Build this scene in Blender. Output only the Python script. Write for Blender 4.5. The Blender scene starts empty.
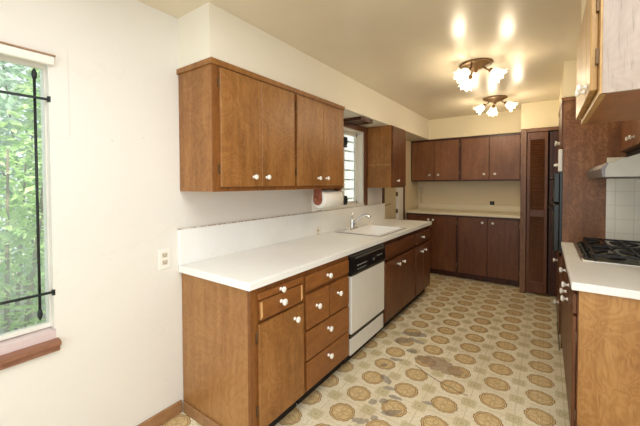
import bpy, bmesh, math, random
from mathutils import Vector, Matrix
random.seed(7)
S = bpy.context.scene
COL = S.collection
PI = math.pi
R = math.radians

# ------------------------------------------------------------------ nodes
class X:
    """a float socket with arithmetic"""
    def __init__(s, nt, sock): s.nt, s.k = nt, sock
    def op(s, o, *a):
        n = s.nt.nodes.new('ShaderNodeMath'); n.operation = o
        for i, q in enumerate((s,) + a):
            if isinstance(q, X): s.nt.links.new(q.k, n.inputs[i])
            else: n.inputs[i].default_value = q
        return X(s.nt, n.outputs[0])
    def __add__(s, b): return s.op('ADD', b)
    def __sub__(s, b): return s.op('SUBTRACT', b)
    def __mul__(s, b): return s.op('MULTIPLY', b)
    def __truediv__(s, b): return s.op('DIVIDE', b)
    def abs(s): return s.op('ABSOLUTE')
    def sqrt(s): return s.op('SQRT')
    def cos(s): return s.op('COSINE')
    def max(s, b): return s.op('MAXIMUM', b)
    def min(s, b): return s.op('MINIMUM', b)
    def frac0(s):                                   # signed distance to the nearest integer
        return s - (s + 0.5).op('FLOOR')
    def below(s, e, w=0.002):                       # 1 below e, 0 above, soft edge
        n = s.nt.nodes.new('ShaderNodeMapRange'); n.interpolation_type = 'SMOOTHSTEP'
        s.nt.links.new(s.k, n.inputs[0])
        n.inputs[1].default_value = e - w; n.inputs[2].default_value = e + w
        n.inputs[3].default_value = 1; n.inputs[4].default_value = 0
        return X(s.nt, n.outputs[0])

class Mat:
    def __init__(s, name):
        s.m = bpy.data.materials.new(name); s.m.use_nodes = True
        s.nt = s.m.node_tree; s.b = s.nt.nodes['Principled BSDF']
    def new(s, t): return s.nt.nodes.new('ShaderNode' + t)
    def link(s, a, b): s.nt.links.new(a.k if isinstance(a, X) else a, b)
    def pos(s, scale=(1, 1, 1)):
        g = s.new('NewGeometry'); m = s.new('Mapping'); m.inputs['Scale'].default_value = scale
        s.link(g.outputs['Position'], m.inputs[0]); return m.outputs[0]
    def xyz(s):
        g = s.new('NewGeometry'); p = s.new('SeparateXYZ'); s.link(g.outputs['Position'], p.inputs[0])
        return [X(s.nt, o) for o in p.outputs]
    def noise(s, v, scale, detail=4, rough=.55, dist=0.):
        n = s.new('TexNoise'); s.link(v, n.inputs['Vector'])
        n.inputs['Scale'].default_value = scale; n.inputs['Detail'].default_value = detail
        n.inputs['Roughness'].default_value = rough; n.inputs['Distortion'].default_value = dist
        return X(s.nt, n.outputs[0])
    def ramp(s, f, *st):
        n = s.new('ValToRGB'); e = n.color_ramp.elements
        while len(e) < len(st): e.new(.5)
        for q, (p, c) in zip(e, st): q.position = p; q.color = (*c, 1)
        s.link(f, n.inputs[0]); return n.outputs[0]
    def mix(s, f, a, b, mode='MIX'):
        n = s.new('Mix'); n.data_type = 'RGBA'; n.blend_type = mode
        for i, q in ((0, f), (6, a), (7, b)):
            if isinstance(q, (int, float)): n.inputs[i].default_value = q
            elif isinstance(q, tuple): n.inputs[i].default_value = (*q, 1)
            else: s.link(q, n.inputs[i])
        return n.outputs[2]
    def bump(s, h, strength, dist=.002):
        n = s.new('Bump'); n.inputs['Strength'].default_value = strength; n.inputs['Distance'].default_value = dist
        s.link(h, n.inputs['Height']); s.link(n.outputs[0], s.b.inputs['Normal'])
    def set(s, **k):
        for a, q in k.items():
            i = s.b.inputs[a.replace('_', ' ')]
            if isinstance(q, tuple): i.default_value = (*q, 1)
            elif isinstance(q, (int, float)): i.default_value = q
            else: s.link(q, i)
        return s

def lin(r, g, b):
    f = lambda c: c / 12.92 if c <= .04045 else ((c + .055) / 1.055) ** 2.4
    return (f(r / 255), f(g / 255), f(b / 255))

def plain(name, c, rough=.5, metal=0., **k):
    m = Mat(name)
    n = m.noise(m.pos(), 9, 3)
    m.set(Base_Color=m.mix(n, tuple(q * .93 for q in c), tuple(min(1, q * 1.05) for q in c)), Roughness=rough, Metallic=metal, **k)
    return m.m

def wood(name, dark, mid, light, axis='z', rough=.38, blotch=.5, scale=1., curl=.12):
    m = Mat(name)
    sc = {'z': (26, 26, 1.6), 'y': (26, 1.6, 26), 'x': (1.6, 26, 26)}[axis]
    warp = m.noise(m.pos((3, 3, 1.2)), 1.6 * scale, 3)
    v = m.new('VectorMath'); v.operation = 'ADD'
    m.link(m.pos(sc), v.inputs[0])
    w = m.new('CombineXYZ')
    for i in range(3): m.link(warp * 3.0, w.inputs[i])
    m.link(w.outputs[0], v.inputs[1])
    fine = m.noise(v.outputs[0], 1.0 * scale, 5, .6)
    pores = m.noise(m.pos(tuple(q * 7 for q in sc)), 1.2, 2)
    big = m.noise(m.pos((2.2, 2.2, 1.3)), 1.7, 3)
    f = (fine * (1 - blotch * .5) + big * (blotch * .5))
    cl = ((m.noise(m.pos((5, 5, 4)), 1.0, 3, .5, 1.5) * 60).cos() * .5 + .5)
    f = f + (cl - .5) * (curl * .5)
    c = m.ramp(f, (.26, dark), (.50, mid), (.76, light))
    c = m.mix(((pores - .58) * 3).max(0).min(.5), c, tuple(q * .55 for q in dark))
    m.set(Base_Color=c, Roughness=rough, Specular_IOR_Level=.4)
    m.bump(fine, .12, .001)
    return m.m

M = {}
# stained woods: honey for the near left run, red brown at the back, and dimmer light put into the far left run
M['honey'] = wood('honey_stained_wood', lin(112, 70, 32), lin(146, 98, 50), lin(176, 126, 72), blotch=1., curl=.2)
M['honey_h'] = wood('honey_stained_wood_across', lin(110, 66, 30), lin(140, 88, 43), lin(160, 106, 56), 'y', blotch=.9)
M['frame'] = wood('shaded_honey_frame', lin(100, 58, 26), lin(128, 80, 38), lin(148, 96, 48))  # darker than the doors, shade around them put into the colour
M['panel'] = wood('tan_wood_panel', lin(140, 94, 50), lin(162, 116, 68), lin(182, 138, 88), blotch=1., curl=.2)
M['dark'] = wood('red_brown_and_dim_wood', lin(80, 44, 24), lin(104, 62, 35), lin(126, 80, 48), blotch=.9)  # back cabinets' own stain; dimmer light in the colour on far left
M['dark_h'] = wood('red_brown_and_dim_wood_across', lin(76, 42, 24), lin(100, 60, 34), lin(118, 76, 45), 'y')  # same dimming put into the far left drawer fronts
M['darker'] = wood('dark_brown_and_shaded_wood', lin(52, 24, 13), lin(74, 37, 20), lin(92, 50, 28))  # dark brown wood; on face frames also the shade between doors
M['back'] = wood('worn_brown_wood', lin(98, 60, 36), lin(128, 84, 54), lin(152, 106, 72), blotch=1.2)
M['tower'] = wood('scuffed_brown_wood', lin(92, 56, 30), lin(130, 86, 52), lin(178, 134, 94), blotch=1.1, curl=.2)
M['curly'] = wood('curly_birch_panel', lin(140, 95, 50), lin(165, 118, 67), lin(186, 142, 88), blotch=.9, scale=.8, curl=.28)
M['casing'] = wood('grey_brown_casing', lin(96, 64, 44), lin(124, 88, 64), lin(150, 112, 86))
M['glare'] = wood('glare_pale_wood', lin(134, 119, 106), lin(156, 140, 127), lin(174, 158, 146), blotch=.7)  # window glare put into the wood colour
M['lit_face'] = wood('lit_wood_face', lin(150, 112, 62), lin(176, 138, 84), lin(194, 158, 104))  # lamp-lit look of the cabinet face put into the wood colour
M['sillwood'] = wood('terracotta_painted_wood', lin(126, 82, 60), lin(144, 98, 74), lin(160, 116, 92), 'y')
M['base'] = wood('brown_baseboard_wood', lin(132, 94, 60), lin(156, 116, 78), lin(172, 134, 94), 'y')

def paint(name, c, rough=.6, bump=.25, var=.05, spec=.3, specks=False):
    m = Mat(name)
    n = m.noise(m.pos(), 2.2, 5, .6); f = m.noise(m.pos(), 90, 3)
    col = m.ramp(n, (.3, tuple(q * (1 - var) for q in c)), (.7, tuple(min(1, q * (1 + var)) for q in c)))
    h = f * .3 + m.noise(m.pos(), 14, 4) * .9
    if specks:
        s = m.noise(m.pos(), 34, 2, .5)
        col = m.mix(((s - .74) * 14).max(0).min(.45), col, tuple(q * .55 for q in c))
        v = m.new('TexVoronoi'); v.feature = 'DISTANCE_TO_EDGE'; v.inputs['Scale'].default_value = 1.3
        d = m.new('VectorMath'); d.operation = 'ADD'; m.link(m.pos(), d.inputs[0])
        w = m.new('CombineXYZ')
        wn = m.noise(m.pos(), 5, 5)
        for i in range(3): m.link(wn * .55, w.inputs[i])
        m.link(w.outputs[0], d.inputs[1]); m.link(d.outputs[0], v.inputs['Vector'])
        e = X(m.nt, v.outputs['Distance']).below(.004, .004) * m.noise(m.pos(), 1.4, 2).below(.46, .06)
        col = m.mix(e * .10, col, tuple(q * .6 for q in c))
        h = h - e * .35
    m.set(Base_Color=col, Roughness=rough, Specular_IOR_Level=spec)
    m.bump(h, bump, .002)
    return m.m
M['wall'] = paint('cream_wall_paint', lin(229, 225, 217), .5, .3, .015, .3, True)
M['wall_far'] = paint('lamp_warmed_wall_paint', lin(222, 208, 176), .5, .2, .03)  # far copy of the cream wall paint, warm lamp light in its colour
M['soffit'] = paint('cream_soffit_paint', lin(234, 228, 212), .5, .2, .02)
M['soffit_far'] = paint('lamp_warmed_cream_paint', lin(232, 221, 190), .5, .15, .02)  # soffit cream again, warmed in colour for the lamp light
M['ceil'] = paint('gloss_cream_ceiling', lin(218, 208, 186), .27, .10, .03, .5)
M['door_paint'] = paint('beige_door_paint', lin(205, 190, 155), .45, .1, .05)
M['white_trim'] = plain('white_trim_paint', lin(228, 224, 214), .4)
M['pink_sill'] = plain('pinkish_white_sill', lin(214, 196, 194), .4)

def laminate():
    m = Mat('white_laminate')
    n = m.noise(m.pos(), 3, 4); f = m.noise(m.pos(), 60, 2)
    c = m.ramp(n, (.3, lin(236, 237, 234)), (.7, lin(244, 245, 243)))
    c = m.mix(((f - .70) * 8).max(0).min(.25), c, lin(170, 160, 140))
    m.set(Base_Color=c, Roughness=.32, Specular_IOR_Level=.45)
    return m.m
M['lam'] = laminate()
M['lam_far'] = plain('cream_laminate', lin(226, 216, 188), .35)
M['porcelain'] = plain('white_porcelain', lin(244, 241, 232), .15, 0, Coat_Weight=.4)
M['enamel'] = plain('white_enamel', lin(226, 224, 216), .22)
M['hoodpaint'] = plain('pale_grey_hood_enamel', lin(184, 183, 172), .4, .1)
M['sinkwhite'] = plain('white_sink_enamel', lin(248, 248, 247), .12)
M['steel'] = plain('brushed_steel', lin(190, 188, 180), .28, 1.)
M['rim'] = plain('dull_grey_metal', lin(128, 122, 122), .45, .6)
M['chrome'] = plain('chrome', lin(220, 220, 218), .08, 1.)
M['bronze'] = plain('aged_bronze', lin(132, 102, 66), .4, .6)
M['hinge'] = plain('dark_bronze_hinge', lin(112, 88, 62), .4, .6)
M['black'] = plain('black_plastic', lin(22, 22, 23), .28)
M['blackgrey'] = plain('dark_grey_plastic', lin(62, 62, 62), .4)
M['marks'] = plain('pale_panel_marks', lin(150, 150, 146), .5)
M['iron'] = plain('black_iron', lin(34, 40, 38), .5, .3)
M['castiron'] = plain('cast_iron', lin(26, 24, 23), .45, .2)
M['ovenblack'] = plain('greenish_black_enamel', lin(24, 32, 30), .32)
M['shadow'] = plain('recess_shade_brown', lin(30, 20, 14), .8)  # shade of recesses put into the colour; also one dark outlet plate
M['paper'] = plain('white_paper', lin(240, 237, 230), .85)
M['terra'] = wood('reddish_wood', lin(120, 66, 46), lin(148, 86, 62), lin(168, 106, 80), 'x')
M['plate'] = plain('white_plastic_plate', lin(238, 236, 228), .35)
M['plate_far'] = plain('beige_plastic_plate', lin(206, 192, 158), .4)
M['socket'] = plain('ivory_socket', lin(206, 196, 176), .4)
M['slot'] = plain('socket_brown', lin(120, 104, 84), .5)
M['chip'] = plain('bare_wood_chip', lin(214, 168, 112), .7)
M['caulk'] = None

def caulk():
    m = Mat('stained_caulk_line')
    n = m.noise(m.pos((1, 1, 1)), 60, 2, .5)
    c = m.ramp(n, (.40, lin(150, 128, 104)), (.50, lin(222, 214, 200)))
    m.set(Base_Color=c, Roughness=.8); return m.m
M['caulk'] = caulk()

def tiles():
    m = Mat('cream_wall_tile'); x, y, z = m.xyz()
    T = .108
    u = ((x - 2.272) / T).frac0().abs(); v = ((z - 1.012) / T).frac0().abs(); w = ((y - 2.26) / T + .5).frac0().abs()
    g = (u.below(.016, .01)).max(v.below(.016, .01))
    c = m.mix(m.noise(m.pos(), 5), lin(230, 227, 212), lin(238, 236, 224))
    c = m.mix(g * .4, c, lin(186, 178, 158))
    m.set(Base_Color=c, Roughness=.15, Specular_IOR_Level=.5)
    m.bump(g * -1.0, .5, .002); return m.m
M['tile'] = tiles()

def vinyl():
    m = Mat('medallion_vinyl_floor'); x, y, z = m.xyz()
    wob = m.noise(m.pos(), 38, 3)
    u = (x - .818) / .2485; v = (y - .979) / .2135
    def cell(du, dv):
        a = (u + du).frac0() * .245; b = (v + dv).frac0() * .215
        r = (a * a + b * b).sqrt(); t = b.op('ARCTAN2', a)
        return a, b, r, t
    a, b, r, t = cell(0, 0)
    rr = r * (1 + 0) if False else r
    sc = (t * 8).cos()
    R8 = rr * ((sc * -.03) + ((t * 16).cos() * .018) + 1.0) + (wob - .5) * .008
    bg = m.ramp(m.noise(m.pos(), 7, 5), (.3, lin(226, 216, 186)), (.7, lin(240, 233, 210)))
    bg = m.mix(((m.noise(m.pos(), 70, 3) - .52) * 3).max(0).min(.35), bg, lin(186, 168, 120))
    # thin embossed lines of the tile grid
    gu = (u * 1.0 + .5).frac0().abs(); gv = (v + .5).frac0().abs()
    gl = gu.below(.010, .006).max(gv.below(.011, .006))
    c = m.mix(gl * .45, bg, lin(172, 158, 120))
    # diagonal ties between medallions
    dg = ((u + v) * .5).frac0().abs().below(.012, .008).max(((u - v) * .5).frac0().abs().below(.012, .008))
    # big medallion
    fill = m.ramp(m.noise(m.pos(), 26, 4), (.3, lin(202, 174, 124)), (.7, lin(222, 200, 154)))
    c = m.mix(R8.below(.0775, .0015), c, lin(138, 96, 50))          # outer line
    c = m.mix(R8.below(.0718, .0015), c, lin(212, 190, 140))         # pale ring
    c = m.mix(R8.below(.0650, .0015), c, lin(150, 106, 56))          # inner line
    c = m.mix(R8.below(.0600, .0015), c, fill)
    pet = ((t * 4).cos() * .016 + .036) - r
    c = m.mix(pet.abs().below(.0026, .0014) * .75, c, lin(150, 114, 62))
    c = m.mix(r.below(.012, .002) * .6, c, lin(160, 126, 74))
    cross = a.abs().below(.0014, .001).max(b.abs().below(.0014, .001)) * r.below(.082)
    c = m.mix(cross * .55, c, lin(226, 212, 172))
    # small greenish medallion
    a2, b2, r2, t2 = cell(.5, .5)
    q2 = r2 * ((t2 * 4).cos() * .13 + 1.0) + (wob - .5) * .008
    c = m.mix(q2.below(.046, .002) * .5, c, lin(178, 166, 122))
    c = m.mix(q2.below(.041, .002) * .8, c, lin(214, 203, 164))
    c = m.mix(((q2 - .027).abs()).below(.0022, .0015) * .7, c, lin(172, 160, 118))
    c = m.mix(q2.below(.012, .002) * .5, c, lin(172, 158, 114))
    # worn and torn patches
    n1 = m.noise(m.pos(), 9, 4, .6); n2 = m.noise(m.pos(), 24, 4, .65)
    def blob(cx, cy, rx, ry, ang=0., k=1.):
        dx = x - cx; dy = y - cy; ca, sa = math.cos(ang), math.sin(ang)
        p = (dx * ca + dy * sa) / rx; q = (dy * ca - dx * sa) / ry
        return ((p * p + q * q).sqrt() + (n1 - .5) * 1.3 * k + (n2 - .5) * .9 * k).below(1.0, .10)
    grey = None
    for bb in [(.835, 1.80, .10, .05, .3), (.80, 1.62, .07, .045, .6), (.90, 1.69, .08, .028, -.3), (.93, 1.50, .05, .03, .2), (.865, 1.30, .05, .02, .4),
               (.90, 1.02, .06, .028, -.7), (.96, .93, .05, .02, .3), (1.03, .86, .05, .02, .2), (.93, .74, .022, .022, 0),
               (.99, .79, .028, .024, .3), (.945, .55, .05, .026, .5), (1.07, .72, .06, .026, .7), (1.22, .93, .04, .018, .2), (1.0, .62, .03, .025, .2), (.82, 1.17, .03, .018, 1.)]:
        g = blob(*bb, 1.5); grey = g if grey is None else grey.max(g)
    c = m.mix(grey * .62, c, m.ramp(n2, (.3, lin(88, 80, 78)), (.7, lin(150, 142, 134))))
    big = blob(1.165, 1.42, .175, .088, -.15, .95)
    c = m.mix(big * .8, c, m.ramp(n2, (.3, lin(140, 116, 92)), (.7, lin(178, 154, 124))))
    scr = ((y - 1.205 - ((x - 1.22) * -.40) - (n1 - .5) * .03) + ((x - 1.22) * (x - 1.22)) * -.6).abs().below(.0045, .003) * (x - 1.22).abs().below(.20, .01)
    c = m.mix(scr * .8, c, lin(92, 74, 52))
    tear = ((x - 1.937) + (n2 - .5) * .006).abs().below(.006, .003) * ((y - 2.55).abs()).below(.34, .02)
    c = m.mix(tear * .8, c, lin(46, 40, 30))
    grime = m.noise(m.pos(), 2.4, 4)
    c = m.mix(((grime - .50) * 1.2).max(0).min(.22), c, lin(164, 140, 92))
    m.set(Base_Color=c, Roughness=m.ramp(n1, (.3, (.38, .38, .38)), (.7, (.55, .55, .55))), Specular_IOR_Level=.35)
    m.bump(gl * -1.0 + R8.below(.08) * .4, .2, .001)
    return m.m
M['vinyl'] = vinyl()

def glassmat(name, haze):
    m = Mat(name); nt = m.nt
    t = m.new('BsdfTransparent'); t.inputs[0].default_value = (.97, .99, .98, 1)
    g = m.new('BsdfGlossy'); g.inputs['Roughness'].default_value = .03
    d = m.new('BsdfTranslucent'); d.inputs[0].default_value = (.9, .95, .97, 1)
    lw = m.new('LayerWeight'); lw.inputs[0].default_value = .25
    a = m.new('MixShader'); b = m.new('MixShader')
    m.link(X(nt, lw.outputs['Fresnel']) * .5, a.inputs[0]); m.link(t.outputs[0], a.inputs[1]); m.link(g.outputs[0], a.inputs[2])
    m.link(m.noise(m.pos(), 4, 4) * haze, b.inputs[0]); m.link(a.outputs[0], b.inputs[1]); m.link(d.outputs[0], b.inputs[2])
    m.link(b.outputs[0], nt.nodes['Material Output'].inputs[0])
    return m.m
M['glass'] = glassmat('reflection_haze_glass', .35)  # whitish reflection drawn as haze in the pane
M['glass2'] = glassmat('clear_window_glass', .06)

def emis(name, c, col, st, rough=.4):
    m = Mat(name); n = m.noise(m.pos(), 20, 2)
    m.set(Base_Color=m.mix(n, c, c), Roughness=rough, Emission_Color=col, Emission_Strength=st); return m.m
M['shade'] = emis('frosted_lit_glass', (.9, .85, .75), (1, .84, .56), 1.7)
M['bulb'] = emis('glowing_bulb', (1, .95, .85), (1, .88, .64), 9)

def leafmat(name, a, b, c):
    m = Mat(name)
    n = m.noise(m.pos(), 13, 2, .6)
    col = m.ramp(n, (.32, a), (.5, b), (.68, c))
    m.set(Base_Color=col, Roughness=.45)
    t = m.new('BsdfTranslucent'); m.link(col, t.inputs[0])
    s = m.new('MixShader'); s.inputs[0].default_value = .35
    m.link(m.b.outputs[0], s.inputs[1]); m.link(t.outputs[0], s.inputs[2])
    m.link(s.outputs[0], m.nt.nodes['Material Output'].inputs[0])
    return m.m
M['leaf'] = leafmat('bright_green_leaves', lin(112, 158, 82), lin(178, 212, 130), lin(232, 243, 204))
M['leaf2'] = leafmat('grey_green_leaves', lin(130, 166, 138), lin(186, 212, 186), lin(234, 243, 232))
M['stem'] = plain('grey_brown_bark', lin(120, 104, 84), .8)
M['ground'] = plain('dry_soil', lin(150, 146, 128), .9)
M['stucco'] = plain('white_stucco', lin(236, 238, 236), .9)
M['greybar'] = plain('pale_grey_bars', lin(212, 218, 212), .5)

# ------------------------------------------------------------------ mesh helpers
def bm_new(): return bmesh.new()
def box(bm, x0, x1, y0, y1, z0, z1, bev=0., seg=1):
    r = bmesh.ops.create_cube(bm, size=1)
    vs = r['verts']
    bmesh.ops.scale(bm, vec=(abs(x1 - x0), abs(y1 - y0), abs(z1 - z0)), verts=vs)
    bmesh.ops.translate(bm, vec=((x0 + x1) / 2, (y0 + y1) / 2, (z0 + z1) / 2), verts=vs)
    if bev > 0:
        es = list({e for v in vs for e in v.link_edges})
        bmesh.ops.bevel(bm, geom=es, offset=bev, segments=seg, affect='EDGES', profile=.5)
    return bm
def prism(bm, poly, axis, a, b):
    """extrude a 2-D polygon along an axis: x -> (y,z), y -> (x,z), z -> (x,y)"""
    f = {'x': lambda p, t: (t, p[0], p[1]), 'y': lambda p, t: (p[0], t, p[1]), 'z': lambda p, t: (p[0], p[1], t)}[axis]
    A = [bm.verts.new(f(p, a)) for p in poly]; B = [bm.verts.new(f(p, b)) for p in poly]
    n = len(poly)
    fs = [bm.faces.new(A), bm.faces.new(B[::-1])] + [bm.faces.new((A[i], B[i], B[(i + 1) % n], A[(i + 1) % n])) for i in range(n)]
    bmesh.ops.recalc_face_normals(bm, faces=fs)
    return bm
def lathe(bm, prof, o, d, n=20):
    """revolve (radius, distance) pairs about the axis d from the point o"""
    o = Vector(o); d = Vector(d).normalized(); a = d.orthogonal().normalized(); b = d.cross(a)
    rings = []
    for r, h in prof:
        if r < 1e-6: rings.append([bm.verts.new(o + d * h)])
        else: rings.append([bm.verts.new(o + d * h + (a * math.cos(2 * PI * i / n) + b * math.sin(2 * PI * i / n)) * r) for i in range(n)])
    fs = []
    for p, q in zip(rings, rings[1:]):
        for i in range(n):
            j = (i + 1) % n
            if len(p) == 1 and len(q) == 1: continue
            if len(p) == 1: fs.append(bm.faces.new((p[0], q[j], q[i])))
            elif len(q) == 1: fs.append(bm.faces.new((p[i], p[j], q[0])))
            else: fs.append(bm.faces.new((p[i], p[j], q[j], q[i])))
    bmesh.ops.recalc_face_normals(bm, faces=fs)
    for f in fs: f.smooth = True
    return bm
def tube(bm, pts, rad, n=10, cap=True):
    pts = [Vector(p) for p in pts]; rad = rad if isinstance(rad, (list, tuple)) else [rad] * len(pts)
    up = None; rings = []
    for i, p in enumerate(pts):
        t = (pts[min(i + 1, len(pts) - 1)] - pts[max(i - 1, 0)]).normalized()
        if up is None: up = t.orthogonal().normalized()
        up = (up - t * up.dot(t)).normalized(); s = t.cross(up)
        rings.append([bm.verts.new(p + (up * math.cos(2 * PI * k / n) + s * math.sin(2 * PI * k / n)) * rad[i]) for k in range(n)])
    fs = []
    for p, q in zip(rings, rings[1:]):
        for i in range(n): fs.append(bm.faces.new((p[i], p[(i + 1) % n], q[(i + 1) % n], q[i])))
    if cap: fs += [bm.faces.new(rings[0][::-1]), bm.faces.new(rings[-1])]
    bmesh.ops.recalc_face_normals(bm, faces=fs)
    for f in fs: f.smooth = len(f.verts) == 4
    return bm
def bar(bm, p, q, w, h=None):
    """square bar from p to q"""
    p, q = Vector(p), Vector(q); h = h or w
    t = (q - p).normalized(); a = Vector((0, 0, 1)) if abs(t.z) < .9 else Vector((1, 0, 0))
    s = t.cross(a).normalized(); u = s.cross(t)
    c = [(-1, -1), (1, -1), (1, 1), (-1, 1)]
    A = [bm.verts.new(p + s * i * w / 2 + u * j * h / 2) for i, j in c]; B = [bm.verts.new(q + s * i * w / 2 + u * j * h / 2) for i, j in c]
    fs = [bm.faces.new(A), bm.faces.new(B[::-1])] + [bm.faces.new((A[i], B[i], B[(i + 1) % 4], A[(i + 1) % 4])) for i in range(4)]
    bmesh.ops.recalc_face_normals(bm, faces=fs)
    return bm
def worldloc(p):
    v = Vector((0, 0, 0))
    while p is not None: v += p.location; p = p.parent
    return v
def obj(name, bm, mat, parent=None, label=None):
    """one mesh object; coordinates are given in world space, roots are only translated"""
    off = worldloc(parent)
    if off.length: bmesh.ops.translate(bm, vec=-off, verts=bm.verts)
    me = bpy.data.meshes.new(name); bm.to_mesh(me); bm.free()
    me.materials.append(M[mat] if isinstance(mat, str) else mat)
    o = bpy.data.objects.new(name, me); COL.objects.link(o); o.parent = parent
    if label: o['label'] = label
    return o
def tag(o, label, cat, group=None, kind=None):
    o['label'] = label; o['category'] = cat
    if group: o['group'] = group
    if kind: o['kind'] = kind
    return o
def thing(name, label, cat, loc, group=None):
    o = bpy.data.objects.new(name, None); o.empty_display_size = .05; COL.objects.link(o); o.location = loc
    return tag(o, label, cat, group)
def struct(name, bm, mat, parent=None, label=None, cat=None):
    o = obj(name, bm, mat, parent)
    if parent is None:
        o['kind'] = 'structure'
        if label: o['label'] = label
        if cat: o['category'] = cat
    return o
def sroot(name, loc, label=None, cat=None):
    o = bpy.data.objects.new(name, None); COL.objects.link(o); o.location = loc; o['kind'] = 'structure'
    if label: o['label'] = label
    if cat: o['category'] = cat
    return o
B = lambda *a, **k: box(bm_new(), *a, **k)

KP = [(0, 0), (.0095, 0), (.0095, .003), (.0055, .006), (.0055, .012), (.011, .017), (.0155, .022), (.016, .027), (.0125, .031), (0, .0325)]
def knob(parent, o, d, s=1.):
    if d == (1, 0, 0): o = (o[0], o[1] - .016, o[2])
    return obj('knob', lathe(bm_new(), [(r * s, h * s) for r, h in KP], o, d, 16), 'porcelain', parent)
def hinge(parent, x, y, z, nx, axis='x'):
    """barrel and leaf of a cabinet hinge on a face with outward direction nx along the axis"""
    bm = bm_new(); t = .006 * nx
    if axis == 'x':
        box(bm, min(x, x + t), max(x, x + t), y - .004, y + .005, z - .025, z + .025)
        tube(bm, [(x + t * .8, y + .006, z - .027), (x + t * .8, y + .006, z + .027)], .003, 8)
    else:
        box(bm, x - .007, x + .007, min(y, y + t), max(y, y + t), z - .03, z + .03)
        tube(bm, [(x + .008, y + t, z - .032), (x + .008, y + t, z + .032)], .0045, 8)
    return obj('hinge', bm, 'hinge', parent)

CE = 2.405; XR = 2.58; YB = 4.45; YF = -2.6
# ------------------------------------------------------------------ room shell
struct('floor', B(-.12, 4.2, YF, YB + .1, -.06, 0), 'vinyl')
struct('ceiling', B(-.12, 4.2, YF, YB + .1, CE, CE + .06), 'ceil')
W1 = (-1.75, -.62, .70, 1.985); W2 = (1.49, 2.41, 1.135, 2.03)     # openings in the left wall: y0,y1,z0,z1
bm = bm_new(); T0 = -.12
box(bm, T0, 0, YF, W1[0], 0, CE); box(bm, T0, 0, W1[0], W1[1], 0, W1[2]); box(bm, T0, 0, W1[0], W1[1], W1[3], CE)
box(bm, T0, 0, W1[1], W2[0], 0, CE); box(bm, T0, 0, W2[0], W2[1], 0, W2[2]); box(bm, T0, 0, W2[0], W2[1], W2[3], CE)
box(bm, T0, 0, W2[1], 3.02, 0, CE); box(bm, T0, 0, 3.02, 3.76, 2.0, CE)
struct('wall_left', bm, 'wall')
struct('wall_left.001', B(T0, 0, 3.76, YB + .1, 0, CE), 'wall_far')
struct('wall_back', B(0, XR + .1, YB, YB + .1, 0, CE), 'wall_far')
struct('wall_right', B(XR, XR + .1, .2, YB, 0, CE), 'wall_far')
# soffits: the boxed-in strips of wall above the cabinets
struct('trim_1', B(0, .304, 0, 4.07, 2.097, CE), 'soffit', label='boxed soffit above the left cabinets', cat='soffit')
struct('trim_2', B(0, 1.558, 4.07, YB, 2.097, CE), 'soffit_far', label='soffit above the back wall cabinets', cat='soffit')
struct('trim_3', B(1.562, 1.962, 3.715, YB, 2.085, CE), 'soffit_far', label='soffit above the louvered closet door', cat='soffit')
struct('trim_4', B(1.945, XR, 2.245, YB, 2.112, CE), 'soffit_far', label='soffit above the tall oven cabinet', cat='soffit')
struct('trim_5', B(1.962, XR, .24, .93, 2.097, CE), 'soffit_far', label='soffit above the near right wall cabinet', cat='soffit')
struct('trim_6', B(2.29, XR, .93, 2.245, 2.097, CE), 'soffit_far', label='soffit above the cabinet over the range hood', cat='soffit')
# raised plaster patch round the window, baseboard
bm = bm_new(); box(bm, 0, .002, W1[1], -.553, 1.62, 2.045, .0008); box(bm, 0, .002, YF, W1[1], 1.985, 2.045, .0008)
struct('trim_7', bm, 'wall')
struct('baseboard_left', B(0, .014, YF, -.014, 0, .078, .004), 'base')
struct('baseboard_end', B(.016, .575, -.013, -.001, 0, .066, .003), 'base')
# closet partition and its casing
struct('wall_closet', B(1.565, 1.60, 3.74, YB, 0, 2.08), 'wall_far')
struct('wall_pantry', B(1.972, XR, 3.12, 3.72, 0, 2.11), 'darker')
bm = bm_new(); box(bm, 1.565, 1.626, 3.69, 3.735, 0, 2.08, .004); box(bm, 1.626, 1.965, 3.69, 3.735, 2.036, 2.08, .004)
struct('trim_8', bm, 'casing', label='brown casing round the closet opening', cat='door casing')
# tile on the side of the tall cabinet and along the right wall
bm = bm_new(); box(bm, 2.218, XR, 2.250, 2.258, .912, 1.60); box(bm, 2.572, XR, .93, 2.25, .912, 1.60)
struct('trim_9', bm, 'tile', label='cream square tile splashback behind the cooktop', cat='tile')

# window 1: big left window with iron bars
w = sroot('window_1', (0, -1.2, .7), 'left window with iron bars and greenery outside', 'window')
bm = bm_new()
box(bm, -.118, -.001, W1[0], W1[0] + .006, .745, W1[3]); box(bm, -.118, -.001, W1[1] - .006, W1[1], .745, W1[3])
box(bm, -.118, -.001, W1[0] + .006, W1[1] - .006, W1[3] - .01, W1[3])
obj('window_frame', bm, 'white_trim', w)
bm = bm_new()
for a, b in ((W1[0] + .006, W1[0] + .02), (W1[1] - .013, W1[1] - .006), (-1.2, -1.175)): box(bm, -.062, -.038, a, b, .75, 1.975)
box(bm, -.062, -.038, W1[0] + .02, W1[1] - .013, .75, .768); box(bm, -.062, -.038, W1[0] + .02, W1[1] - .013, 1.93, 1.975)
obj('sash', bm, 'white_trim', w)
obj('pane', B(-.052, -.048, W1[0] + .015, W1[1] - .012, .76, 1.95), 'glass', w)
obj('stool', prism(bm_new(), [(-.118, .752), (.0, .738), (.0, .702), (-.118, .702)], 'y', W1[0], W1[1]), 'pink_sill', w)
bm = bm_new(); prism(bm, [(.0, .703), (.040, .697), (.040, .680), (.022, .674), (.022, .655), (.016, .648), (.0, .648)], 'y', W1[0] - .05, -.612)
obj('window_sill', bm, 'sillwood', w)
bm = bm_new(); box(bm, .006, .026, W1[0] + .02, -.608, 1.938, 1.978, .004); obj('headrail', bm, 'white_trim', w)
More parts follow.
